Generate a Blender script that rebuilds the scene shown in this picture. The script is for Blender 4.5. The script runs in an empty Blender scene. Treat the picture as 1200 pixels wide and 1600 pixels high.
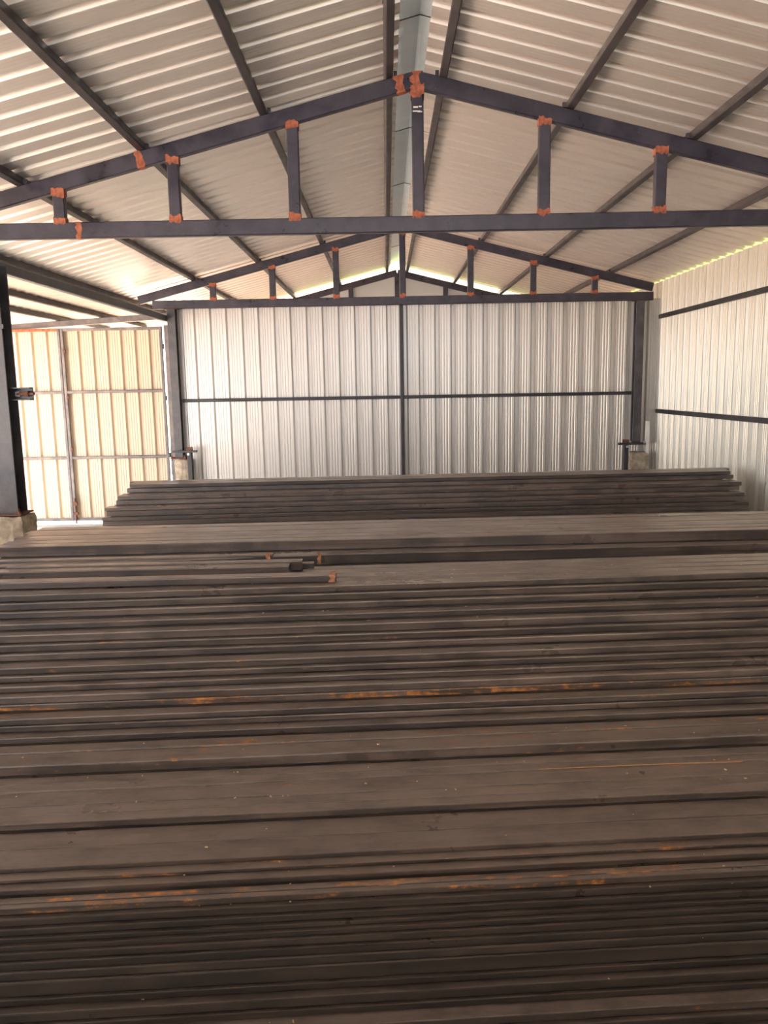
import bpy, math, random
from mathutils import Vector, Matrix

random.seed(7)
SC = bpy.context.scene
COL = SC.collection
H = 1.70                      # camera height above the floor

# ------------------------------------------------------------------ camera
F_PX, PITCH, ROLL, YAW = 1244.5, math.radians(-8.969), math.radians(-1.021), math.radians(-0.294)
cy, sy, cp, sp, cr, sr = math.cos(YAW), math.sin(YAW), math.cos(PITCH), math.sin(PITCH), math.cos(ROLL), math.sin(ROLL)
r0 = Vector((cy, -sy, 0)); f0 = Vector((cp*sy, cp*cy, sp)); u0 = Vector((-sp*sy, -sp*cy, cp))
CR = cr*r0 + sr*u0; CU = -sr*r0 + cr*u0
cam_d = bpy.data.cameras.new('camera'); cam = bpy.data.objects.new('camera', cam_d); COL.objects.link(cam)
cam_d.sensor_fit = 'HORIZONTAL'; cam_d.sensor_width = 36; cam_d.lens = F_PX/1200*36
cam_d.clip_start = .02; cam_d.clip_end = 300
M = Matrix((CR, CU, -f0)).transposed().to_4x4(); M.translation = Vector((0, 0, H))
cam.matrix_world = M
SC.camera = cam

# ------------------------------------------------------------------ sky, sun, exposure
W = bpy.data.worlds.new('sky'); SC.world = W; W.use_nodes = True
bg = W.node_tree.nodes['Background']
bg.inputs[0].default_value = (0.86, 0.93, 1.0, 1); bg.inputs[1].default_value = 1.5
sun_d = bpy.data.lights.new('sun', 'SUN'); sun_d.energy = 9.0; sun_d.angle = math.radians(.6); sun_d.color = (1, .94, .84)
sun = bpy.data.objects.new('sun', sun_d); COL.objects.link(sun); sun.location = (-20, 5, 30)
SUN_DIR = Vector((-0.62, 0.10, 0.80))                        # towards the sun
sun.rotation_euler = SUN_DIR.to_track_quat('Z', 'Y').to_euler()
vs = SC.view_settings
vs.view_transform = 'Standard'; vs.look = 'None'; vs.gamma = 1; vs.use_curve_mapping = False
vs.exposure = 2.25

def ray(u, v):
    """direction through a pixel of the 1200x1600 photograph"""
    return CR*((u-600)/F_PX) - CU*((v-800)/F_PX) + f0
def at_depth(u, v, d):
    r = ray(u, v); return r*(d/r.y) + Vector((0, 0, H))
def at_height(u, v, z):
    r = ray(u, v); return r*((z-H)/r.z) + Vector((0, 0, H))
def drop(y, u=600):
    r = ray(u, y); return -r.z/r.y

# ------------------------------------------------------------------ materials
def mat(name):
    m = bpy.data.materials.new(name); m.use_nodes = True
    nt = m.node_tree; return m, nt, nt.nodes['Principled BSDF']
def node(nt, t, **kw):
    n = nt.nodes.new(t)
    for k, v in kw.items():
        if k in n.inputs.keys(): n.inputs[k].default_value = v
        else: setattr(n, k, v)
    return n
def coords(nt, scale, kind='Object', offset=None):
    tc = node(nt, 'ShaderNodeTexCoord'); mp = node(nt, 'ShaderNodeMapping')
    nt.links.new(tc.outputs[kind], mp.inputs['Vector']); mp.inputs['Scale'].default_value = scale
    if offset is not None:
        oi = node(nt, 'ShaderNodeObjectInfo'); mu = node(nt, 'ShaderNodeMath', operation='MULTIPLY'); mu.inputs[1].default_value = offset
        nt.links.new(oi.outputs['Random'], mu.inputs[0]); nt.links.new(mu.outputs[0], mp.inputs['Location'])
    return mp.outputs[0]
def noise(nt, vec, scale, detail=3, rough=.55):
    n = node(nt, 'ShaderNodeTexNoise'); n.inputs['Scale'].default_value = scale; n.inputs['Detail'].default_value = detail
    n.inputs['Roughness'].default_value = rough; nt.links.new(vec, n.inputs['Vector']); return n.outputs['Fac']
def ramp(nt, fac, stops):
    r = node(nt, 'ShaderNodeValToRGB'); nt.links.new(fac, r.inputs[0]); e = r.color_ramp.elements
    while len(e) < len(stops): e.new(.5)
    for i, (p, c) in enumerate(stops): e[i].position = p; e[i].color = (*c, 1) if len(c) == 3 else c
    return r.outputs[0]
def mix(nt, fac, a, b, mode='MIX'):
    m = node(nt, 'ShaderNodeMix', data_type='RGBA', blend_type=mode)
    for sock, v in ((m.inputs[0], fac), (m.inputs[6], a), (m.inputs[7], b)):
        if hasattr(v, 'is_output'): nt.links.new(v, sock)
        else: sock.default_value = v if isinstance(v, (int, float)) else (*v, 1)
    return m.outputs[2]
def maprange(nt, val, a, b, c=0., d=1., smooth=True):
    m = node(nt, 'ShaderNodeMapRange'); m.interpolation_type = 'SMOOTHSTEP' if smooth else 'LINEAR'
    for i, v in enumerate((val, a, b, c, d)):
        if hasattr(v, 'is_output'): nt.links.new(v, m.inputs[i])
        else: m.inputs[i].default_value = v
    return m.outputs[0]
def math_(nt, op, a, b):
    m = node(nt, 'ShaderNodeMath', operation=op)
    for i, v in enumerate((a, b)):
        if hasattr(v, 'is_output'): nt.links.new(v, m.inputs[i])
        else: m.inputs[i].default_value = v
    return m.outputs[0]
def bump(nt, b, h, strength=.2, dist=.01):
    n = node(nt, 'ShaderNodeBump'); n.inputs['Strength'].default_value = strength; n.inputs['Distance'].default_value = dist
    nt.links.new(h, n.inputs['Height']); nt.links.new(n.outputs[0], b.inputs['Normal'])

def simple(name, col, rough=.5, metal=0., var=.15, scale=8, spec=.5):
    m, nt, b = mat(name)
    n = noise(nt, coords(nt, (1, 1, 1)), scale, 5)
    lo = tuple(c*(1-var) for c in col); hi = tuple(min(1, c*(1+var)) for c in col)
    nt.links.new(ramp(nt, n, [(.3, lo), (.7, hi)]), b.inputs['Base Color'])
    b.inputs['Roughness'].default_value = rough; b.inputs['Metallic'].default_value = metal
    b.inputs['Specular IOR Level'].default_value = spec
    return m
def sheet_mat(name, col, stain, rough=.42, metal=0.):
    m, nt, b = mat(name)
    n = noise(nt, coords(nt, (.8, .8, .8), offset=30), 1.2, 3)
    b.inputs['Metallic'].default_value = metal
    f = noise(nt, coords(nt, (60, 1.5, 60), offset=11), 2.0, 2)
    c = mix(nt, maprange(nt, n, .45, .75, 0, .3), col, stain)
    c = mix(nt, maprange(nt, f, .35, .7, 0, .04), c, (.35, .33, .30))
    nt.links.new(c, b.inputs['Base Color'])
    b.inputs['Roughness'].default_value = rough
    return m
def steel_mat(name, dark, light, rough=.4):
    """shop-painted or mill-scale steel section with scuffs and a few rust freckles"""
    m, nt, b = mat(name)
    v = coords(nt, (1, 1, 1), offset=20)
    n = noise(nt, v, 6, 6, .65); s = noise(nt, v, 34, 4, .7); r = noise(nt, v, 17, 5, .7)
    c = mix(nt, maprange(nt, n, .35, .7), dark, light)
    c = mix(nt, maprange(nt, s, .66, .78, 0, .5), c, tuple(min(1, x*3.2+.02) for x in light))
    c = mix(nt, maprange(nt, r, .68, .76, 0, .8), c, (.20, .075, .03))
    nt.links.new(c, b.inputs['Base Color'])
    nt.links.new(maprange(nt, n, .3, .7, rough-.1, rough+.15), b.inputs['Roughness'])
    return m
def tube_mat():
    m, nt, b = mat('mill_scale_tube')
    v = coords(nt, (1, 1, 1), offset=37)
    streak = noise(nt, coords(nt, (1.2, 45, 45), offset=37), 1.0, 5, .6)
    patch = noise(nt, v, 3.3, 5, .6)
    smear = noise(nt, coords(nt, (7, 16, 16), offset=51), 1.0, 6, .7)
    c = mix(nt, maprange(nt, streak, .3, .72), (.048, .036, .031), (.135, .102, .087))
    c = mix(nt, maprange(nt, patch, .46, .60, 0, .75), c, (.032, .026, .024))
    c = mix(nt, maprange(nt, smear, .60, .72, 0, .45), c, (.17, .130, .110))
    oi = node(nt, 'ShaderNodeObjectInfo')
    tone = maprange(nt, oi.outputs['Random'], 0, 1, .72, 1.25, False)
    tn = node(nt, 'ShaderNodeMix', data_type='RGBA', blend_type='MULTIPLY'); tn.inputs[0].default_value = 1
    nt.links.new(c, tn.inputs[6]); nt.links.new(tone, tn.inputs[7]); c = tn.outputs[2]
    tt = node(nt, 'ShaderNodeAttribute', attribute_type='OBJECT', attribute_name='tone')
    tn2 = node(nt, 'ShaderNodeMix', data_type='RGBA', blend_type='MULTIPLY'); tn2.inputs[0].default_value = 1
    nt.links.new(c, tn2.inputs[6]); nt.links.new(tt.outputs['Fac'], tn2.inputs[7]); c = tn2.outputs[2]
    # paler colour on upward faces, painting in the light from above
    ge = node(nt, 'ShaderNodeNewGeometry'); sx = node(nt, 'ShaderNodeSeparateXYZ'); nt.links.new(ge.outputs['True Normal'], sx.inputs[0])
    top_light = math_(nt, 'MULTIPLY', maprange(nt, sx.outputs[2], .55, .95), maprange(nt, smear, .30, .62, .25, .85))
    top_light = math_(nt, 'MULTIPLY', top_light, tt.outputs['Fac'])
    c = mix(nt, top_light, c, (.19, .152, .135))
    at = node(nt, 'ShaderNodeAttribute', attribute_type='OBJECT', attribute_name='rust')
    rn = noise(nt, coords(nt, (2.6, 30, 30), offset=91), 1.0, 7, .74)
    rs = noise(nt, coords(nt, (24, 30, 30), offset=17), 1.0, 4, .7)
    rr = math_(nt, 'ADD', math_(nt, 'MULTIPLY', rn, .72), math_(nt, 'MULTIPLY', rs, .28))
    th = math_(nt, 'SUBTRACT', .665, math_(nt, 'MULTIPLY', at.outputs['Fac'], .165))
    mask = maprange(nt, rr, th, math_(nt, 'ADD', th, .085))
    rc = ramp(nt, rs, [(.3, (.15, .058, .024)), (.5, (.33, .125, .035)), (.72, (.58, .24, .05))])
    c = mix(nt, mask, c, rc)
    nt.links.new(c, b.inputs['Base Color'])
    ro = maprange(nt, patch, .3, .7, .27, .42)
    nt.links.new(mix(nt, mask, ro, (.85, .85, .85)), b.inputs['Roughness'])
    b.inputs['Specular IOR Level'].default_value = .8
    bump(nt, b, streak, .12, .002)
    return m

MT = dict(
    roof=sheet_mat('roof_sheet_underside', (.78, .735, .70), (.72, .66, .62), .38, .6),
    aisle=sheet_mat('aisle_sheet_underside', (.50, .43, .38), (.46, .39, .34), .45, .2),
    wall=sheet_mat('wall_sheet_grey_white', (.57, .545, .515), (.55, .50, .45), .34, .5),
    gate=sheet_mat('gate_sheet_cream', (.56, .465, .35), (.53, .435, .32), .40),
    right=sheet_mat('wall_sheet_ivory', (.67, .645, .565), (.65, .61, .52), .30, .35),
    cap=simple('ridge_cap_galvanised', (.74, .83, .88), .35, 0, .05, 5),
    gable=simple('gable_panel_blue_grey', (.52, .57, .60), .55, 0, .06, 2),
    truss=steel_mat('truss_steel_blue_black', (.020, .017, .030), (.048, .042, .062), .36),
    purlin=steel_mat('purlin_steel', (.030, .026, .032), (.072, .062, .068), .45),
    col=steel_mat('column_steel', (.040, .039, .045), (.085, .083, .092), .40),
    beam=steel_mat('eave_beam_steel', (.05, .055, .065), (.11, .12, .135), .45),
    band=simple('dull_orange_paint', (.34, .15, .08), .8, 0, .6, 60),
    gpost=steel_mat('gate_steel_grey', (.11, .10, .105), (.23, .205, .20), .5),
    girt=steel_mat('girt_steel', (.014, .014, .018), (.03, .028, .032), .42),
    primer=simple('red_oxide_primer', (.34, .105, .055), .8, 0, .45, 30),
    rust=simple('rusty_steel', (.13, .055, .032), .8, 0, .5, 40),
    bolt=simple('zinc_bolt', (.45, .46, .48), .35, .8, .1, 20),
    concrete=simple('cast_concrete', (.36, .30, .23), .9, 0, .35, 22),
    shade_wall=simple('shade_wall_grey_brown', (.10, .085, .075), .95, 0, .25, 6),  # for the added walls that hold back light
    floor=simple('concrete_floor', (.33, .31, .28), .85, 0, .2, 3),
    soil=simple('pale_sunlit_ground', (.70, .50, .38), .95, 0, .15, .6),
    grass=simple('green_field', (.40, .50, .10), .95, 0, .3, .9),
    white=simple('white_trim_paint', (.80, .79, .75), .4, 0, .04, 4),
    chalk=simple('chalk', (.75, .72, .68), .9, 0, .1, 60),
    fleck=simple('pale_flecks', (.62, .47, .30), .9, 0, .3, 60),
    straw=simple('dry_straw', (.42, .24, .10), .8, 0, .2, 60),
    blue=simple('blue_plastic', (.12, .38, .50), .5, 0, .2, 20),
    tube=tube_mat(),
)

# ------------------------------------------------------------------ mesh helpers
class MB:
    def __init__(s): s.v = []; s.f = []; s.sm = []
    def add(s, verts, faces):
        o = len(s.v); s.v += [Vector(v) for v in verts]; s.f += [tuple(i+o for i in f) for f in faces]
    def box(s, c, size, rz=0.):
        x, y, z = (q/2 for q in size); R = Matrix.Rotation(rz, 3, 'Z'); c = Vector(c)
        s.add([c + R @ Vector((a*x, b*y, d*z)) for d in (-1, 1) for b in (-1, 1) for a in (-1, 1)],
              [(0, 2, 3, 1), (4, 5, 7, 6), (0, 1, 5, 4), (2, 6, 7, 3), (0, 4, 6, 2), (1, 3, 7, 5)])
    def prism(s, prof, A, B, up=(0, 0, 1), jit=0.):
        """closed profile (list of (side, up)) swept from A to B"""
        A, B = Vector(A), Vector(B); d = (B-A).normalized(); side = d.cross(Vector(up)).normalized(); u = side.cross(d)
        n = len(prof)
        vs_ = [P + side*a + u*b + d*random.uniform(-jit, jit) for P in (A, B) for a, b in prof]
        s.add(vs_, [(i, (i+1) % n, n+(i+1) % n, n+i) for i in range(n)] + [tuple(range(n-1, -1, -1)), tuple(range(n, 2*n))])
    def bar(s, A, B, w, h, up=(0, 0, 1), ch=.006, jit=0.):
        c = min(ch, w*.3, h*.3); a, b = w/2, h/2
        s.prism([(-a+c, -b), (a-c, -b), (a, -b+c), (a, b-c), (a-c, b), (-a+c, b), (-a, b-c), (-a, -b+c)], A, B, up, jit)
    def cyl(s, A, B, r, n=12):
        A, B = Vector(A), Vector(B); up = (0, 1, 0) if abs((B-A).normalized().z) > .9 else (0, 0, 1)
        s.prism([(r*math.cos(t*2*math.pi/n), r*math.sin(t*2*math.pi/n)) for t in range(n)], A, B, up)
    def build(s, name, m, parent=None, origin=None, smooth=False):
        o = Vector(origin) if origin is not None else Vector((0, 0, 0))
        me = bpy.data.meshes.new(name); me.from_pydata([v-o for v in s.v], [], s.f); me.update()
        me.materials.append(m)
        if smooth:
            for p in me.polygons: p.use_smooth = True
        return link(name, me, parent, o)
def link(name, me, parent=None, world_loc=(0, 0, 0), rot=None):
    ob = bpy.data.objects.new(name, me); COL.objects.link(ob)
    w = Vector(world_loc)
    if parent is not None:
        ob.parent = parent; w = w - WL[parent.name]
    ob.location = w
    if rot is not None: ob.rotation_euler = rot
    WL[ob.name] = Vector(world_loc)
    return ob
WL = {}                                                     # world location of every (unrotated) parent
def tag(o, label=None, cat=None, group=None, kind=None):
    for k, v in (('label', label), ('category', cat), ('group', group), ('kind', kind)):
        if v: o[k] = v
    return o
def thing(name, loc, label=None, cat=None, group=None, kind=None):
    o = bpy.data.objects.new(name, None); COL.objects.link(o); o.location = loc; o.empty_display_size = .1
    WL[o.name] = Vector(loc); return tag(o, label, cat, group, kind)
def bar(name, A, B, w, h, m, parent=None, up=(0, 0, 1), ch=.006):
    mb = MB(); mb.bar(A, B, w, h, up, ch); return mb.build(name, m, parent, (Vector(A)+Vector(B))/2)
def boxo(name, c, size, m, parent=None, rz=0.):
    mb = MB(); mb.box(c, size, rz); return mb.build(name, m, parent, c)
def sleeve(A, B, w, h, parent, up=(0, 0, 1), jit=.012):
    """ragged coat of primer wrapped round a joint"""
    A, B = Vector(A), Vector(B); d = (B-A).normalized(); side = d.cross(Vector(up)).normalized(); u = side.cross(d)
    n = 24; pts = []
    for i in range(n):
        t = i/n*4; k = int(t); q = t-k
        c = [(-1, -1), (1, -1), (1, 1), (-1, 1), (-1, -1)]
        pts.append(((c[k][0]*(1-q)+c[k+1][0]*q)*(w/2+.0012), (c[k][1]*(1-q)+c[k+1][1]*q)*(h/2+.0012)))
    mb = MB()
    mb.add([P + side*a + u*b + d*random.uniform(-jit, jit) for P in (A, B) for a, b in pts],
           [(i, (i+1) % n, n+(i+1) % n, n+i) for i in range(n)])
    return mb.build('primer_patch', MT['primer'], parent, (A+B)/2)

# ------------------------------------------------------------------ profiled sheets
PITCH_R = .195
def sheet_mesh(name, length, m, ribs=5, depth=.034, micro=.0036, t=.0009):
    """trapezoidal sheet: u across the ribs, v along them, n outwards (ribs stand out of +n); made with a thickness"""
    prof = []
    for k in range(ribs):
        u = k*PITCH_R
        prof += [(u, 0), (u+.022, 0), (u+.026, micro), (u+.034, micro), (u+.038, 0), (u+.056, 0), (u+.060, micro), (u+.068, micro), (u+.072, 0),
                 (u+.090, 0), (u+.094, micro), (u+.102, micro), (u+.106, 0), (u+.122, 0), (u+.140, depth), (u+.172, depth), (u+.190, 0)]
    prof.append((ribs*PITCH_R+.012, 0))
    n = len(prof); vs_, fs = [], []
    for off in (0, t):
        for vv in (0, length):
            vs_ += [(u, vv, d+off) for u, d in prof]
    for i in range(n-1):
        fs.append((i, n+i, n+i+1, i+1)); fs.append((2*n+i, 2*n+i+1, 3*n+i+1, 3*n+i))
        fs.append((i, i+1, 2*n+i+1, 2*n+i)); fs.append((n+i, 3*n+i, 3*n+i+1, n+i+1))
    fs += [(0, 2*n, 3*n, n), (n-1, 2*n-1, 4*n-1, 3*n-1)]
    me = bpy.data.meshes.new(name); me.from_pydata(vs_, [], fs); me.update(); me.materials.append(m); return me
def put_sheet(me, parent, org, U, V, name='sheet'):
    U, V = Vector(U).normalized(), Vector(V).normalized(); N = U.cross(V)
    ob = bpy.data.objects.new(name, me); COL.objects.link(ob); ob.parent = parent
    mx = Matrix((U, V, N)).transposed().to_4x4(); mx.translation = Vector(org) - WL[parent.name]
    ob.matrix_local = mx
    return ob

# ================================================================== the setting
XR, XW, XCL, XCR = .223, 3.36, -2.62, 3.11                  # ridge, right wall, column lines
ZR, SL = 1.896+H, .2515                                     # rafter centre line at the ridge, roof slope
ANG = math.atan(SL)
D1, D2, D3 = 5.37, 10.0, 13.95                              # the three trusses
ZC = 1.028+H                                                # centre of the bottom chords
def on_roof(off, side, lift):                               # point lifted square off the rafter centre line
    return Vector((XR + side*(off + lift*math.sin(ANG)), 0, ZR - SL*off + lift*math.cos(ANG)))

tag(boxo('floor', (-.9, 3.3, -.05), (8.6, 13.8, .1), MT['floor']), kind='structure')
tag(boxo('ground', (-27.75, 9.5, -.09), (64.5, 45, .1), MT['soil']), kind='structure')
tag(boxo('grass_field', (34.25, 9.5, -.09), (59.5, 45, .1), MT['grass']), kind='structure')
tag(boxo('grass_field', (2, 62, -.09), (124, 60, .1), MT['grass']), kind='structure')

roof = thing('ceiling', (XR, 0, ZR), kind='structure')
LIFT = .11
Y0, Y1 = -4.05, 14.65
nsheet = int(math.ceil((Y1-Y0)/(5*PITCH_R)))
RL = 3.75
rs_me = sheet_mesh('roof_sheet', RL, MT['roof'], depth=.042, micro=.0012)
for side in (-1, 1):
    top = on_roof(.087 if side < 0 else .03, side, LIFT)
    V = Vector((side*math.cos(ANG), 0, -math.sin(ANG)))
    for k in range(nsheet):
        y = Y0 + k*5*PITCH_R
        if side > 0:   # U x V must point up
            put_sheet(rs_me, roof, (top.x, y+5*PITCH_R, top.z+.001*(k % 2)), (0, -1, 0), V) if (Vector((0, -1, 0)).cross(V)).z > 0 else put_sheet(rs_me, roof, (top.x, y, top.z+.001*(k % 2)), (0, 1, 0), V)
        else:
            put_sheet(rs_me, roof, (top.x, y, top.z+.001*(k % 2)), (0, 1, 0), V) if (Vector((0, 1, 0)).cross(V)).z > 0 else put_sheet(rs_me, roof, (top.x, y+5*PITCH_R, top.z+.001*(k % 2)), (0, -1, 0), V)
# ridge cap, in lengths that lap
caps = [(-4.0, -2.0), (-2.0, -.8), (-.8, 1.2), (1.2, 2.95), (2.95, 4.79), (4.79, 6.73), (6.73, 8.49), (8.49, 10.3), (10.3, 12.12), (12.12, 14.65)]
for k, (a, b) in enumerate(caps):
    zt = on_roof(0, 1, LIFT).z + .030 + .004*(k % 2)
    wc, dz = .21, .21*SL - .006
    prof = [(-wc, -dz-.018), (-wc+.004, -dz), (-.02, -.002), (0, .006), (.02, -.002), (wc-.004, -dz), (wc, -dz-.018)]
    sl = MB()
    for q_ in (-1, 1): sl.bar((XR, a+.004, zt-.004), (XR+q_*wc, a+.004, zt-dz-.012), .005, .005)
    sl.build('cap_seam', MT['girt'], roof, (XR, a, zt))
    vs_ = [(XR+x, y, zt+z+o) for o in (0, .0012) for y in (a-.0, b+.04) for x, z in prof]
    n = len(prof); fs = []
    for i in range(n-1):
        fs += [(i, i+1, n+i+1, n+i), (2*n+i, 3*n+i, 3*n+i+1, 2*n+i+1), (i, 2*n+i, 2*n+i+1, i+1), (n+i, n+i+1, 3*n+i+1, 3*n+i)]
    mb = MB(); mb.add(vs_, fs); mb.build('ridge_cap', MT['cap'], roof, (XR, (a+b)/2, zt))

# back wall: sheets from the left column to the right wall
wb = thing('wall_back', (0, D2+.07, 0), kind='structure')
wb_me = sheet_mesh('back_sheet', ZC-.02, MT['wall'])
x = XW+.02
k = 0
while k < 6:
    o = put_sheet(wb_me, wb, (x, D2+.07+.001*(k % 2), 0), (-1, 0, 0), (0, 0, 1)); o.scale = (1.0165, 1, 1); x -= 5*PITCH_R*1.0165; k += 1
# right wall
wr = thing('wall_right', (XW+.02, 5, 0), kind='structure')
wr_me = sheet_mesh('right_sheet', 1.208+H, MT['right'])
y = -1.3; k = 0
while y < 14.0:
    if not (Vector((0, 1, 0)).cross(Vector((0, 0, 1)))).x > 0: raise SystemExit
    put_sheet(wr_me, wr, (XW+.02+.001*(k % 2), y, 0), (0, 1, 0), (0, 0, 1)); y += 5*PITCH_R; k += 1
tag(boxo('shade_wall_front', (.2, -1.41, 1.05), (6.2, .12, 2.1), MT['shade_wall']), kind='structure')  # added unseen behind the camera to keep light off the pile faces
tag(boxo('shade_wall_left', (-2.93, 1.75, .55), (.12, 6.1, 1.1), MT['shade_wall']), kind='structure')  # added out of view, stops low light from the left reaching the pile
tag(boxo('trim_1', (3.235, 9.93, .325+.32), (.035, .06, 1.13-.02+.03), MT['white']), kind='structure')
# gable panel behind the far truss; unseen lower part added to block light
gz = 0
mb = MB()
tri = [(XR-3.2, gz), (XR+3.2, gz), (XR+3.2, ZR-SL*3.2), (XR, ZR), (XR-3.2, ZR-SL*3.2)]
mb.add([(a, D3+.03+o, b) for o in (0, .004) for a, b in tri], [(0, 1, 2, 3, 4), (9, 8, 7, 6, 5)] + [(i, 5+i, 5+(i+1) % 5, (i+1) % 5) for i in range(5)])
tag(mb.build('wall_gable', MT['gable'], None, (XR, D3+.03, gz)), kind='structure')
# lean-to roof on the left
ZA = lambda x: 1.022+H - .056*(abs(x)-2.63)
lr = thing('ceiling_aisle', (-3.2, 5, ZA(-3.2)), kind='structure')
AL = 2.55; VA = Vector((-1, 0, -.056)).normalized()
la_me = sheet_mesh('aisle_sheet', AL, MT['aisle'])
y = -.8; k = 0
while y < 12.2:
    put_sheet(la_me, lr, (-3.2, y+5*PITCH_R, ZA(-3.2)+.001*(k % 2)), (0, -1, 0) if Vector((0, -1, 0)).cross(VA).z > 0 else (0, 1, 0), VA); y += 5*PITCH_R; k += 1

# ================================================================== steel frame
ORD = ['', 'first', 'second', 'third', 'fourth', 'fifth', 'sixth', 'seventh', 'eighth', 'ninth', 'tenth', 'eleventh', 'twelfth', 'thirteenth', 'fourteenth',
       'fifteenth', 'sixteenth', 'seventeenth', 'eighteenth', 'nineteenth', 'twentieth', 'twenty-first', 'twenty-second', 'twenty-third', 'twenty-fourth',
       'twenty-fifth', 'twenty-sixth', 'twenty-seventh', 'twenty-eighth', 'twenty-ninth', 'thirtieth', 'thirty-first', 'thirty-second', 'thirty-third',
       'thirty-fourth', 'thirty-fifth', 'thirty-sixth', 'thirty-seventh', 'thirty-eighth', 'thirty-ninth', 'fortieth', 'forty-first', 'forty-second',
       'forty-third', 'forty-fourth', 'forty-fifth', 'forty-sixth', 'forty-seventh', 'forty-eighth']

def truss(D, webs, label, cl, cr_, chord_label=None, depth=.05, patches=True, rl=3.22, rr=3.04):
    t = thing('roof_truss', (XR, D, ZC), label, 'truss', 'steel trusses under the roof')
    bar('bottom_chord', (cl, D, ZC), (cr_, D, ZC), depth, .1, MT['truss'], t)
    for side, L in ((-1, rl), (1, rr)):
        bar('rafter', (XR+side*.004, D, ZR-.001), (XR+side*L, D, ZR-SL*L), depth, .1, MT['truss'], t)
    for wx in webs:
        zt = ZR - SL*abs(wx-XR) - .05/math.cos(ANG) + .002; zb = ZC+.05
        king = abs(wx-XR) < .05
        if zt-zb < .02: continue
        bar('king_post' if king else 'web_post', (wx, D, zb-.0005), (wx, D, zt+(.004 if king else .012)), depth-.004, .075, MT['truss'], t, up=(1, 0, 0))
        if patches:
            sleeve((wx, D, zb-.012), (wx, D, zb+.03), .075, depth, t, up=(0, 1, 0), jit=.010)
            if not king: sleeve((wx, D, zt-.03), (wx, D, zt+.015), .08, depth, t, up=(0, 1, 0), jit=.012)
    if patches:
        sleeve((XR-.13, D, ZR-SL*.13), (XR-.075, D, ZR-SL*.075), depth, .1, t)
        sleeve((XR-.035, D, ZR-.012), (XR+.035, D, ZR-.012), depth, .115, t, jit=.02)
        sleeve((XR+.006, D, ZR-.10), (XR+.006, D, ZR-.035), .082, depth+.001, t, up=(0, 1, 0), jit=.012)
    return t
t1 = truss(D1, [-2.08, -1.335, -.566, .229, 1.033, 1.776, 2.56], 'near steel roof truss spanning the shed, with orange primer patches at every joint', -2.9, 3.3)
sleeve((-1.975, D1, ZC), (-1.945, D1, ZC), .05, .1, t1)
sleeve((-1.56, D1, ZR-SL*1.783), (-1.52, D1, ZR-SL*1.743), .05, .1, t1)
# chalk scribble on the near king post
mb = MB()
for (a, b, w, h) in ((-.012, 0, .030, .010), (.016, .003, .018, .008), (-.006, -.024, .05, .007), (.014, -.028, .03, .006)):
    mb.box((.229+a, D1-.0245, ZR-.165+b), (w, .001, h))
tag(mb.build('chalk_mark', MT['chalk'], t1, (.229, D1-.026, ZR-.17)), 'white chalk scribble')
truss(D2, [-2.087, -1.357, -.582, .226, 1.049, 1.81, 2.557], 'middle steel roof truss directly over the back sheet wall', -2.83, 3.27)
truss(D3, [-.571, .215, 1.039], 'farthest steel roof truss, in front of the blue-grey gable panel', -3.0, 3.27, patches=False)

# purlins
offs = [.155, .955, 1.74, 2.53, 3.42]
for side, sn in ((-1, 'left'), (1, 'right')):
    for i, o in enumerate(offs):
        if side > 0 and i == 4: o = 3.5
        p = on_roof(o, side, .05+.03)
        up = Vector((side*math.sin(ANG), 0, math.cos(ANG)))
        lab = f'dark steel roof purlin, {ORD[i+1]} on the {sn} of the ridge'
        if i == 0: lab = f'dark steel purlin running right along the {sn} side of the pale ridge cap'
        if i == 4: lab = f'lowest dark steel purlin along the {sn} eave of the roof'
        mb = MB(); mb.bar((p.x, -4.0, p.z), (p.x, 14.6, p.z), .05, .058, up)
        if i == 4 and side > 0: continue
        pu = mb.build('purlin', MT['purlin'], None, (p.x, 6.5, p.z)); tag(pu, lab, 'purlin', 'roof purlins')
        for D in (D1, D2):                                   # welded cleat on the rafter
            q = on_roof(o-.04, side, .066)
            if i < 4: boxo('cleat', (q.x, D-.012, q.z), (.022, .02, .03), MT['purlin'], pu)

# eave beam on the left, columns, plinths
zb_ = .866+H
tag(bar('eave_beam', (-2.69, -1.34, zb_), (-2.69, D2+.02, zb_), .06, .072, MT['beam']), 'long dark steel eave beam along the left side above the columns', 'beam')

def h_column(name, x, y, z0, z1, w, label):
    t = thing(name, (x, y, z0), label, 'column', 'steel columns')
    bar('web', (x, y, z0), (x, y, z1), .008, w-.02, MT['col'], t, up=(0, 1, 0), ch=.001)
    for s in (-1, 1):
        bar('flange', (x, y+s*(w/2-.005), z0), (x, y+s*(w/2-.005), z1), w, .010, MT['col'], t, up=(0, 1, 0), ch=.002)
    return t
c1 = h_column('steel_column', -2.578, 5.40, H-.81, zb_-.037, .145, 'dark steel column on a concrete plinth at the left edge before the gate')
c2 = h_column('steel_column', -2.605, 10.0, H-.84, ZC-.056, .10, 'dark steel column between the gate and the back sheet wall')
c3 = h_column('steel_column', 3.11, 10.0, H-.76, ZC-.056, .10, 'dark steel column in the back right corner by the ivory wall')
for c, x in ((c2, -2.605), (c3, 3.11)):
    boxo('cap_plate', (x, 10.0, ZC-.0535), (.17, .10, .006), MT['rust'], c)
boxo('base_plate', (3.11, 10.0, H-.765), (.2, .2, .010), MT['rust'], c3)
boxo('base_plate', (-2.605, 10.0, H-.845), (.2, .2, .010), MT['rust'], c2)
boxo('base_plate', (-2.578, 5.40, H-.815), (.2, .2, .010), MT['rust'], c1)
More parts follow.
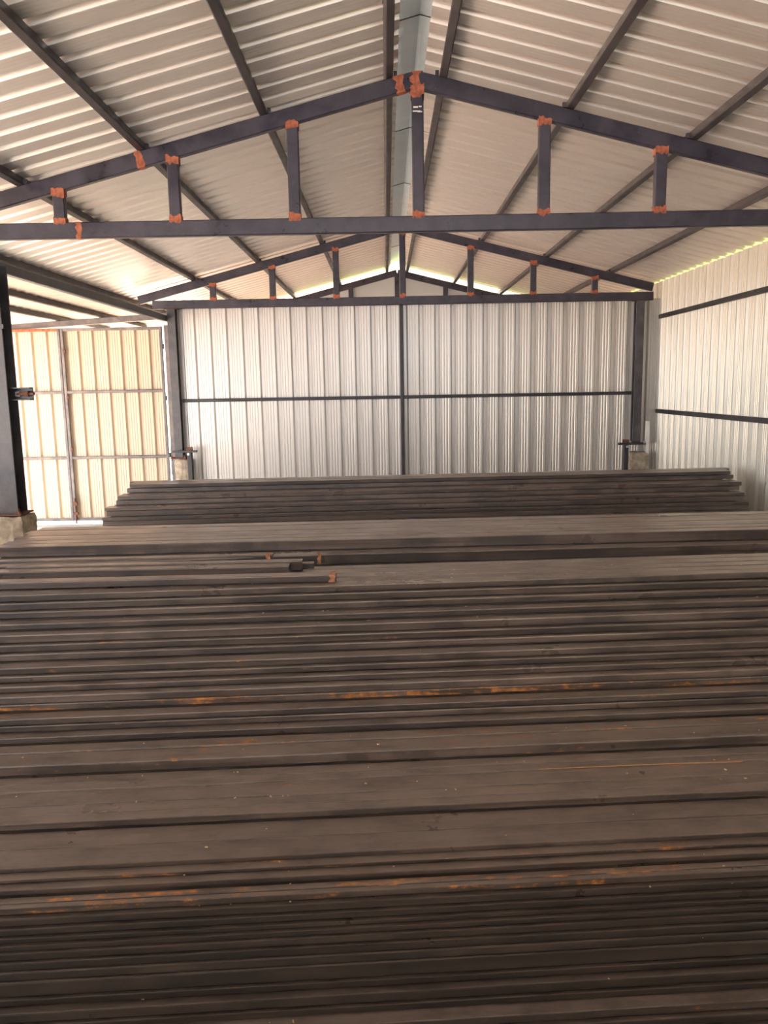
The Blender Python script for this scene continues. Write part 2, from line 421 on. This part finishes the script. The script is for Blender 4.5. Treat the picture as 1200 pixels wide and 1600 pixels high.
for dx, dy in ((-.08, -.08), (.08, -.08)):
    for c, (x, y, z) in ((c1, (-2.578, 5.4, H-.81)), (c2, (-2.605, 10, H-.84)), (c3, (3.11, 10, H-.76))):
        mb = MB(); mb.cyl((x+dx, y+dy, z-.03), (x+dx, y+dy, z+.035), .009, 8); mb.cyl((x+dx, y+dy, z), (x+dx, y+dy, z+.014), .018, 6)
        mb.build('anchor_bolt', MT['rust'] if c is not c3 else MT['bolt'], c, (x+dx, y+dy, z))
# gate stop bracket on the near left column
bc = Vector((-2.445, 5.40, H-.008))
mb = MB(); mb.box(bc+Vector((0, .03, 0)), (.13, .008, .085)); mb.box(bc+Vector((0, 0, .039)), (.13, .06, .008)); mb.box(bc+Vector((0, 0, -.039)), (.13, .06, .008))
br = mb.build('bracket', MT['col'], c1, bc); tag(br, 'small channel bracket with a bolt')
mb = MB(); mb.cyl(bc+Vector((-.03, -.005, 0)), bc+Vector((.085, -.005, 0)), .012, 10); mb.cyl(bc+Vector((.03, -.005, 0)), bc+Vector((.05, -.005, 0)), .022, 6)
mb.build('bolt', MT['rust'], br, bc+Vector((0, -.005, 0)))
boxo('bracket_nut', bc+Vector((-.035, .018, 0)), (.03, .016, .03), MT['bolt'], br)
boxo('cleat', (-2.52, 5.32, H+.43), (.06, .01, .03), MT['col'], c1)

def plinth(x, y, wx, wy, h, label, s=1):
    mb = MB(); n = 16
    rings = []
    for q, z in enumerate((0, h*.35, h*.7, h-.035, h-.008, h)):
        ins = (.0, .0, .004, .004, .012, .03)[q]
        for i in range(n):
            t = i/n*4; k = int(t); f = t-k; c = [(-1, -1), (1, -1), (1, 1), (-1, 1), (-1, -1)]
            a = c[k][0]*(1-f)+c[k+1][0]*f; b = c[k][1]*(1-f)+c[k+1][1]*f
            corner = .9 if abs(abs(a)-1) < .01 and abs(abs(b)-1) < .01 else 1
            j = .006
            rings.append((x+a*corner*(wx/2-ins)+random.uniform(-j, j), y+b*corner*(wy/2-ins)+random.uniform(-j, j), z+(random.uniform(-.012, .006) if q > 2 else 0)))
    fs = [(r*n+i, r*n+(i+1) % n, (r+1)*n+(i+1) % n, (r+1)*n+i) for r in range(5) for i in range(n)] + [tuple(range(5*n, 6*n)), tuple(range(n-1, -1, -1))]
    mb.add(rings, fs)
    return tag(mb.build('concrete_plinth', MT['concrete'], None, (x, y, 0)), label, 'plinth', 'concrete plinths under the columns')
plinth(-2.60, 5.40, .30, .26, H-.825, 'chipped tan concrete plinth under the near left column')
plinth(-2.565, 10.0, .20, .24, H-.855, 'concrete plinth under the back left column beside the gate')
plinth(3.145, 10.0, .235, .24, H-.865, 'rough concrete plinth under the back right corner column')
for i, (x, s) in enumerate(((3.11, 1), (-2.605, -1))):
    xx = x - s*.165; zt = H-.765
    nm = 'right' if s > 0 else 'left'
    t = thing('stub_post', (xx, 9.94, 0), f'short dark steel post with a flat plate on top beside the back {nm} plinth', 'post', 'stub posts by the back columns')
    bar('post', (xx, 9.84, 0), (xx, 9.84, zt), .06, .06, MT['girt'], t, up=(0, 1, 0))
    boxo('plate', (xx+s*.06, 9.84, zt+.012), (.30, .06, .024), MT['girt'], t)
    boxo('lug', (xx+s*.0, 9.84, zt+.045), (.07, .04, .04), MT['rust'], t)
    mb = MB(); mb.cyl((xx+s*.01, 9.80, zt-.02), (xx+s*.01, 9.815, zt-.02), .016, 6); mb.build('bolt', MT['bolt'], t, (xx, 9.80, zt-.02))

# mid post and girts of the back wall, girts of the right wall
tag(bar('wall_post', (.20, D2+.045, 0), (.20, D2+.045, ZC-.02), .042, .042, MT['girt'], up=(0, 1, 0)), 'thin dark upright in the middle of the back sheet wall', 'post')
zg = H-.136
tag(bar('wall_girt', (.178, D2+.045, zg), (-2.54, D2+.045, zg), .04, .04, MT['girt']), 'dark horizontal rail across the left half of the back wall', 'rail', 'wall rails')
tag(bar('wall_girt', (.222, D2+.045, zg), (3.05, D2+.045, zg), .04, .04, MT['girt']), 'dark horizontal rail across the right half of the back wall', 'rail', 'wall rails')
tag(bar('wall_girt', (XW-.0, -1.2, H+.782), (XW-.0, 9.98, H+.782), .035, .05, MT['girt']), 'upper dark rail running along the ivory right wall', 'rail', 'wall rails')
tag(bar('wall_girt', (XW-.0, -1.2, H-.362), (XW-.0, 9.98, H-.362), .035, .05, MT['girt']), 'lower dark rail running along the ivory right wall', 'rail', 'wall rails')

# ================================================================== the gate in the aisle
GD = 10.17
tag(bar('gate_header', (-5.6, GD+.09, H+.765), (-2.66, GD+.09, H+.925), .05, .075, MT['gpost']), 'grey steel beam above the cream gate under the aisle roof', 'beam')
for i, (u, v) in enumerate(((86, 475), (35, 486.5))):
    r = ray(u, v); k_ = -r.z/r.x                                 # height over distance from the axis
    o = (1.022+.056*2.63-.031)/(k_+.056)
    tag(bar('purlin', (-o, -.8, ZA(o)-.031), (-o, 12.1, ZA(o)-.031), .05, .056, MT['purlin']),
        f'slim steel purlin under the lower aisle roof, {ORD[i+1]} out from the eave beam', 'purlin', 'aisle roof purlins')
tag(bar('gate_post', (-2.725, GD+.02, 0), (-2.725, GD+.02, H+.80), .07, .06, MT['gpost'], up=(0, 1, 0)), 'grey steel gate post close against the back left column', 'post')
GB, GT = H-1.652, H+.785
def leaf(x0, x1, label, red, hinge):
    t = thing('gate_leaf', ((x0+x1)/2, GD, GB), label, 'gate', 'cream sheet gate leaves')
    w = .036
    for nm, x in (('stile', x0+w/2), ('stile', x1-w/2)):
        bar(nm, (x, GD, GB), (x, GD, GT), w, .035, MT['gpost'], t, up=(0, 1, 0))
    for z in (GB+w/2, H-.835, H-.005, GT-w/2):
        r = bar('rail', (x0+w, GD, z), (x1-w, GD, z), .03, w, MT['primer'] if red and z > H+.5 else MT['gpost'], t)
        if red and z > H+.5: tag(r, 'red-oxide top rail')
    sw = x1-x0-.012; n1 = round(sw/.183); n1a = n1-5 if n1 > 7 else n1-2
    sc = sw/(n1*PITCH_R+.012); xx = x1-.006
    for q, nr in enumerate((n1-n1a, n1a)):
        me = sheet_mesh('gate_sheet', GT-GB-.03, MT['gate'], ribs=nr)
        ob = put_sheet(me, t, (xx, GD+.022+.0012*q, GB+.015), (-1, 0, 0), (0, 0, 1)); ob.scale = (sc, 1, 1); xx -= nr*PITCH_R*sc
    if hinge:
        for z in (H+.54, H-.10, H-.82):
            mb = MB(); mb.cyl((x1+.010, GD-.01, z-.03), (x1+.010, GD-.01, z+.03), .013, 10); mb.box((x1+.005, GD-.005, z), (.03, .01, .03)); mb.build('hinge', MT['girt'], t, (x1+.012, GD, z))
    return t
gl = leaf(-5.60, -4.063, 'left cream sheet gate leaf with a red-oxide top rail, partly behind the column', True, False)
gr = leaf(-4.057, -2.785, 'right cream sheet gate leaf hung beside the back wall', False, True)
# drop bolt, catch pieces
mb = MB(); mb.cyl((-4.025, GD-.035, GB-.03), (-4.025, GD-.035, GB+.30), .011, 10)
bl = mb.build('drop_bolt', MT['rust'], gr, (-4.025, GD-.035, GB)); tag(bl, 'rusty drop bolt')
for z in (GB+.10, GB+.22):
    boxo('bolt_keeper', (-4.025, GD-.03, z), (.06, .03, .035), MT['rust'], bl)
boxo('bolt_handle', (-4.015, GD-.06, GB+.25), (.05, .04, .014), MT['rust'], bl)
for z in (H+.50, H-.07, H-.72):
    boxo('catch', (-4.017, GD-.022, z), (.025, .02, .05), MT['rust'], gr)
tag(bar('sealing_strip', (-2.772, GD+.05, .62), (-2.768, GD+.05, .98), .02, .01, MT['blue'], up=(0, 1, 0)), 'scrap of blue plastic in the gap beside the gate post', 'plastic strip')

# ================================================================== tubes
def tube_mesh(name, L, w, h, r=None, wall=.0022, seg=6, bend=.0007, m=None):
    """hollow rectangular section along x, origin in the middle; rounded corners, slightly uneven, open ends"""
    r = min(.16*min(w, h), .0045) if r is None else r
    def ring(w_, h_, r_):
        out = []
        for cx, cz, a0 in ((w_/2-r_, h_/2-r_, 0), (-w_/2+r_, h_/2-r_, 90), (-w_/2+r_, -h_/2+r_, 180), (w_/2-r_, -h_/2+r_, 270)):
            for q in (0, 45, 90):
                a = math.radians(a0+q); out.append((cx+r_*math.cos(a), cz+r_*math.sin(a)))
        return out
    o, i_ = ring(w, h, r), ring(w-2*wall, h-2*wall, max(r-wall, .0005))
    n = len(o); vs_, fs = [], []
    for k in range(seg+1):
        x = -L/2+L*k/seg; dy = random.uniform(-bend, bend) if 0 < k < seg else 0
        vs_ += [(x, a+dy, b) for a, b in o]
    for k in range(seg):
        for j in range(n): fs.append((k*n+j, (k+1)*n+j, (k+1)*n+(j+1) % n, k*n+(j+1) % n))
    base = len(vs_)
    for e, (x, xin) in enumerate(((-L/2, -L/2+.25), (L/2, L/2-.25))):
        b0 = len(vs_); vs_ += [(x, a, b) for a, b in i_] + [(xin, a, b) for a, b in i_]
        oo = 0 if e == 0 else seg*n
        for j in range(n):
            q = (oo+j, oo+(j+1) % n, b0+(j+1) % n, b0+j); fs.append(q if e == 0 else q[::-1])
            q = (b0+j, b0+(j+1) % n, b0+n+(j+1) % n, b0+n+j); fs.append(q if e == 0 else q[::-1])
        fs.append(tuple(range(b0+n, b0+2*n)) if e == 0 else tuple(range(b0+2*n-1, b0+n-1, -1)))
    me = bpy.data.meshes.new(name); me.from_pydata(vs_, [], fs); me.update(); me.materials.append(m or MT['tube'])
    return me
def put_tube(L, w, h, c, yaw, label, group, rust, name='steel_tube', tone=1.):
    me = tube_mesh(name, L, w, h)
    ob = bpy.data.objects.new(name, me); COL.objects.link(ob); ob.location = c; ob.rotation_euler = (0, 0, yaw)
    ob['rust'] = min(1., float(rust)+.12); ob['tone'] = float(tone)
    return tag(ob, label, 'steel tube', group)

def parse(seq, D, y0, wdef):
    """turns the rows read off the photograph into layers: z of the top, height, depth of the face, widths of the exposed tubes"""
    z = -D*drop(y0); rows = []; ts = []
    for tok in seq.split():
        y = float(tok[1:].split(':')[0]); rust = float(tok.split(':')[1]) if ':' in tok else 0
        if tok[0] == 'T':
            d2 = -z/drop(y); ts.append((D-d2, D, d2, rust)); D = d2
        else:
            z2 = -D*drop(y); rows.append(dict(z=z+H, h=z-z2, D=D, ts=ts, rust=rust)); z = z2; ts = []
    return rows, z+H, D
def fill(mb, xl, xr, d0, d1, z0, z1, yaw, w=.06, h=.03):
    """inner tubes of a pile, whole layers"""
    nz = max(1, round((z1-z0)/h)); hh = (z1-z0)/nz; ny = int((d1-d0)/w)
    if ny < 1: return
    ww = (d1-d0)/ny; ty = math.tan(yaw)
    for a in range(nz):
        for b in range(ny):
            j = random.uniform(-.06, .0); j2 = random.uniform(0, .06)
            cx = (xl+xr)/2+(j2-j)/2-.03; dd = d0+(b+.5)*ww
            mb.box((cx, dd+ty*cx, z0+(a+.5)*hh), ((xr-xl)-.12+(j2+j), ww-.004, hh-.0025), yaw)

TAN = math.tan
def build_pile(rows, yaw, ends, back, wdef, names, group, stuff_label, bottom=0.0):
    """ends(i, D) -> x of left and right end; names: functions for labels"""
    mb = MB(); ty = math.tan(yaw); row_no = 0
    for i, r in enumerate(rows):
        h, D, z = r['h'], r['D'], r['z']
        ts = list(r['ts'])
        wd = wdef if h > .0235 else wdef*.66
        tubes = []                                            # (front depth, width, rust)
        if ts and ts[-1][0] > .8*wd: fw = ts[-1][0]; rest = ts[:-1]
        else:
            fw = wd
            rest = [q for q in ts[:-1]] if len(ts) > 1 else []
            if rest: fw = ts[-1][0] if ts[-1][0] > .02 else wd
        tubes.append((D, fw, max(r['rust'], ts[-1][3] if ts else 0)))
        b = D+fw
        for q in rest[::-1]:
            tubes.append((b, q[1]-b if q[1]-b > .012 else q[0], q[3])); b = max(q[1], b+.012)
        for k, (d, w, ru) in enumerate(tubes):
            xl, xr = ends(i, k, d)
            jy = random.uniform(-.003, .003) if k == 0 else 0
            gap = random.uniform(.002, .004)
            cx = (xl+xr)/2; L = (xr-xl)/math.cos(yaw)
            dh = random.uniform(.0015, .0048) if h > .012 else .001
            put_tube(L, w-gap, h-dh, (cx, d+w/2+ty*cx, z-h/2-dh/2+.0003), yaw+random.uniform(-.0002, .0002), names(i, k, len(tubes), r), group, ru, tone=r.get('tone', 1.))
        xl, xr = ends(i, 0, D)
        if back-b > .05: fill(mb, xl, xr, b+.003, back, z-h, z, yaw, w=max(.05, wd), h=h)
    last = rows[-1]
    zb = last['z']-last['h']
    if zb > bottom+.01:
        xl, xr = ends(len(rows)-1, 0, last['D']); fill(mb, xl, xr, last['D']+.002, back, bottom, zb, yaw, wdef, .03)
    o = mb.build('buried_tubes', MT['tube']); o['rust'] = 0.1; o['tone'] = .8
    tag(o, stuff_label, 'steel tubes', kind='stuff')

# --- front pile
SEQ = ("T886 T892.5:.2 T898.7:.15 T905 T911:.1 F922.5 T924 F936:.1 T938 F949:.1 T955 F966 T972 F986:.05 T988 F1000:.35 T1002 F1013.5:.1 T1022:.1 F1034:.4 T1036:.2 F1046 "
       "T1050 F1061 T1066 F1079:.1 F1090:.95 T1100:.1 F1111:.35 F1122 T1129 F1140:.1 T1152:.6 T1171:.45 F1189 T1201:.15 T1212:.25 T1233:.35 T1247:.1 T1260 F1272 "
       "T1298 T1327:.05 F1336 T1346:.7 F1351:.7 T1360:.2 F1370 T1380:.8 T1388:.7 F1400:.1 T1405 F1418 T1420 F1432 T1434 F1443 T1446 F1455 T1457 F1470 T1472 F1486 "
       "T1488 F1501 T1503 F1526 T1529 F1540 T1549 F1566 T1568 F1580 T1597:.25 F1612 T1618 F1632 T1640 F1655")
Y_FRONT = math.radians(3.4)
rows, zend, dend = parse(SEQ, 3.30, 880.6, .06)
ZTOP1 = rows[0]['z']
n_low = SEQ.split('F1400')[0].count('F')+1                    # the thinner tubes low down, given a darker tone
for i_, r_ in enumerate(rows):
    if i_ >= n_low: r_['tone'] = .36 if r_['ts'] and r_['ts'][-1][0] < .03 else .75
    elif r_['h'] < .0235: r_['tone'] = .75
rust_word = lambda v: 'rust-streaked brown' if v >= .3 else 'dark brown'
def n_front(i, k, n, r):
    if i == 0:
        if k == n-1: return 'steel tube at the back of the flat top of the nearest pile'
        if k == 0: return 'steel tube forming the front edge of the flat top of the nearest pile'
        return f'steel tube on the flat top of the nearest pile, {ORD[k+1]} back from its front edge'
    row = ORD[i+1]
    if k == 0: return f'{rust_word(r["rust"] or (r["ts"][-1][3] if r["ts"] else 0))} steel tube, {row} row down the nearest pile'
    return f'steel tube {ORD[k+1]} back on the ledge at the {row} row of the nearest pile'
random.seed(11)
e_l = [random.uniform(-2.50, -2.38) for _ in range(90)]; e_r = [random.uniform(3.08, 3.20) for _ in range(90)]
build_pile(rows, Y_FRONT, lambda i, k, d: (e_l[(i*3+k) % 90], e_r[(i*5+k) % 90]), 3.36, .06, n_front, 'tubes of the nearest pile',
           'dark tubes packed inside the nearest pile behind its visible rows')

# --- middle pile
SEQ2 = "T815.6:.2 T820 T824:.2 T827.5 T831:.1 T835.5:.2 T840:.1 F857:.1 T863 F880"
Y_MID = math.radians(2.1)
rows2, z2e, d2e = parse(SEQ2, .80/drop(811.5), 811.5, .08)
rows2[0]['tone'] = 1.4  # brightened so the tops carry the back wall's reflection in their colour
def n_mid(i, k, n, r):
    if i == 0:
        if k == n-1: return 'pale-topped steel tube at the back of the flat-topped middle pile'
        if k == 0: return 'deep dark steel tube along the front edge of the flat-topped middle pile'
        return f'pale-topped steel tube on the middle pile, {ORD[k+1]} back from its front edge'
    return 'dark steel tube of the middle pile, just below its front edge'
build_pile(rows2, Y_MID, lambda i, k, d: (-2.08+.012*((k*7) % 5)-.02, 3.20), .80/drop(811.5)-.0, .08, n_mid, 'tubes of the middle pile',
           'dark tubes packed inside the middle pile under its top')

# --- back pile
SEQ3 = "T743.5 T745 T746.5 T748 F754 F761 T765.5 F772 F779.5 T783 F788 F796.5 T798 F803.5 F811 F819"
Y_BACK = math.radians(2.9)
rows3, z3e, d3e = parse(SEQ3, 7.35, 742, .07)
LPX = [203, 198, 183, 181, 163, 166, 159, 160, 158, 160]; RPX = [1141, 1146, 1158, 1155, 1163, 1165, 1170, 1169, 1172, 1170]
YPX = [760, 767, 778, 785, 797, 803, 811, 818, 824, 830]
def solve_x(u, v, d, yaw):
    x = 0
    for _ in range(6):
        q = at_depth(u, v, d+math.tan(yaw)*x); x = q.x
    return x
def e_back(i, k, d):
    i = min(i, 9)
    return solve_x(LPX[i]-(0 if k == 0 else random.uniform(-6, 4)), YPX[i], d, Y_BACK), solve_x(RPX[i]+(0 if k == 0 else random.uniform(-8, 0)), YPX[i]-25, d, Y_BACK)
def n_back(i, k, n, r):
    if i == 0:
        if k == n-1: return 'steel tube at the very back of the top of the farthest pile'
        if k == 0: return 'steel tube along the front edge of the top of the farthest pile'
        return f'steel tube on top of the farthest pile, {ORD[k+1]} back from its front edge'
    if k == 0: return f'dark steel tube, {ORD[i+1]} row down the stepped face of the farthest pile'
    return f'steel tube {ORD[k+1]} in from the edge of the {ORD[i+1]} row of the farthest pile'
build_pile(rows3, Y_BACK, e_back, 7.42, .07, n_back, 'tubes of the farthest pile', 'dark tubes packed inside the farthest pile')

# --- loose tubes on the left of the nearest pile
def loose(px_end, px_far, z, w, h, L, label, rust=.0, sec=None, name='steel_tube'):
    """front lower edge ends at px_end and runs through px_far, lying at height z; w runs away from the camera"""
    a = at_height(*px_end, z); b = at_height(*px_far, z); d = (a-b); d.z = 0; d.normalize(); yaw = math.atan2(d.y, d.x)
    nrm = Vector((-d.y, d.x, 0)); c = a - d*(L/2) + nrm*(w/2); c.z = z+h/2
    return put_tube(L, w, h, c, yaw, label, 'loose tubes on the left of the nearest pile', rust), a, d, nrm
ta, a, d, nrm = loose((452, 898), (0, 908.5), ZTOP1+.0005, .060, .037, 2.3, 'loose steel tube on the nearest pile, its blunt end beside two short stubs', .05)
tb, b, db, nb = loose((525, 909.5), (0, 922), ZTOP1+.0005, .058, .029, 2.5, 'orange-tipped loose steel tube lying foremost on top of the nearest pile', .05)
def band(tb, w, h, L, x0, x1, name='orange_band', m='band'):
    mb = MB(); j = .006
    o = [(w/2+.0008, h/2+.0008), (-w/2-.0008, h/2+.0008), (-w/2-.0008, -h/2), (w/2+.0008, -h/2)]
    pts = []
    for k in range(4):
        for q in range(4):
            f = q/4; a_, b_ = o[k], o[(k+1) % 4]; pts.append((a_[0]*(1-f)+b_[0]*f, a_[1]*(1-f)+b_[1]*f))
    n = len(pts)
    mb.add([(x + random.uniform(-j, 0 if x == x1 else j), p, q) for x in (x0, x1) for p, q in pts], [(i, n+i, n+(i+1) % n, (i+1) % n) for i in range(n)])
    me = bpy.data.meshes.new(name); me.from_pydata(mb.v, [], mb.f); me.materials.append(MT[m]); ob = bpy.data.objects.new(name, me); COL.objects.link(ob); ob.parent = tb
    return ob
band(tb, .058, .029, 2.5, 1.25-.024, 1.25)
# telescoped stubs behind tube A
pe = a + nrm*.064
ca = math.atan2(d.y, d.x)
Ls = 1.2
e1 = pe + d*.048; c = e1 - d*(Ls/2) + nrm*.0215; c.z = ZTOP1+.0215
put_tube(Ls, .043, .043, c, ca, 'square steel tube poking out just past the blunt loose tube', 'loose tubes on the left of the nearest pile', 0)
e2 = pe + d*.095; c = e2 - d*.15 + nrm*.0215; c.z = ZTOP1+.0185
put_tube(.30, .026, .026, c, ca, 'small tube stub sleeved inside the end of a square tube', 'loose tubes on the left of the nearest pile', 0)
# short tubes in the trough behind the nearest pile
zl = ZTOP1-.02
tc, c_, dc, nc = loose((507, 880), (300, 888), zl, .06, .040, 2.2, 'farther of two orange-tipped tubes in the trough behind the loose tubes', .1)
band(tc, .06, .040, 2.2, 1.1-.03, 1.1-.012)
td, d_, dd, nd = loose((427, 882), (0, 893), zl+.004, .04, .044, 2.0, 'nearer of two orange-tipped tubes in the trough behind the loose tubes', .25)
band(td, .04, .044, 2.0, 1.0-.03, 1.0-.008)

# --- straw and pale flecks on the nearest pile
p0, p1 = at_height(838, 1202, rows[16]['z'] if len(rows) > 16 else 1.0), None
def zrow(y):
    D, z = 3.30, -3.30*drop(880.6)
    for tok in SEQ.split():
        yy = float(tok[1:].split(':')[0])
        if tok[0] == 'T': D2_ = -z/drop(yy)
        else: z2 = -D*drop(yy)
        if yy >= y: return tok[0], z+H, D
        if tok[0] == 'T': D = D2_
        else: z = z2
    return 'T', z+H, D
zs = rows[[i for i, r in enumerate(rows) if abs(r['h']) and len(r['ts']) >= 5][-1]]['z']
A_, B_ = at_height(842, 1202, zs+.002), at_height(1160, 1190, zs+.002)
mb = MB(); mb.cyl(A_, A_.lerp(B_, .5)+Vector((0, .004, 0)), .0016, 6); mb.cyl(A_.lerp(B_, .5)+Vector((0, .004, 0)), B_, .0014, 6)
tag(mb.build('straw', MT['straw'], None, A_), 'long thin dry straw lying on the ledge of the nearest pile', 'straw')
mb = MB(); random.seed(5)
tops = [(yy-2) for yy in (889, 896, 902, 908, 954, 971, 1020, 1049, 1150, 1165, 1200, 1209, 1225, 1240, 1290, 1315, 1342, 1357, 1377, 1405, 1490-1, 1547, 1592)]
for k in range(95):
    y = random.choice(tops); u = random.uniform(10, 1190)
    yy = y - .045*(u-600)*(.7+.3*(y-880)/700)
    kind, z, D = zrow(y)
    P = at_height(u, yy, z); s = random.uniform(.0012, .0026)*(.7+P.y/3)
    mb.box((P.x, P.y, z+s*.3), (s*random.uniform(1, 2.6), s, s*.6), random.uniform(0, 3))
tag(mb.build('wood_flecks', MT['fleck']), 'tiny pale chips scattered over the tubes of the nearest pile', 'debris', kind='stuff')
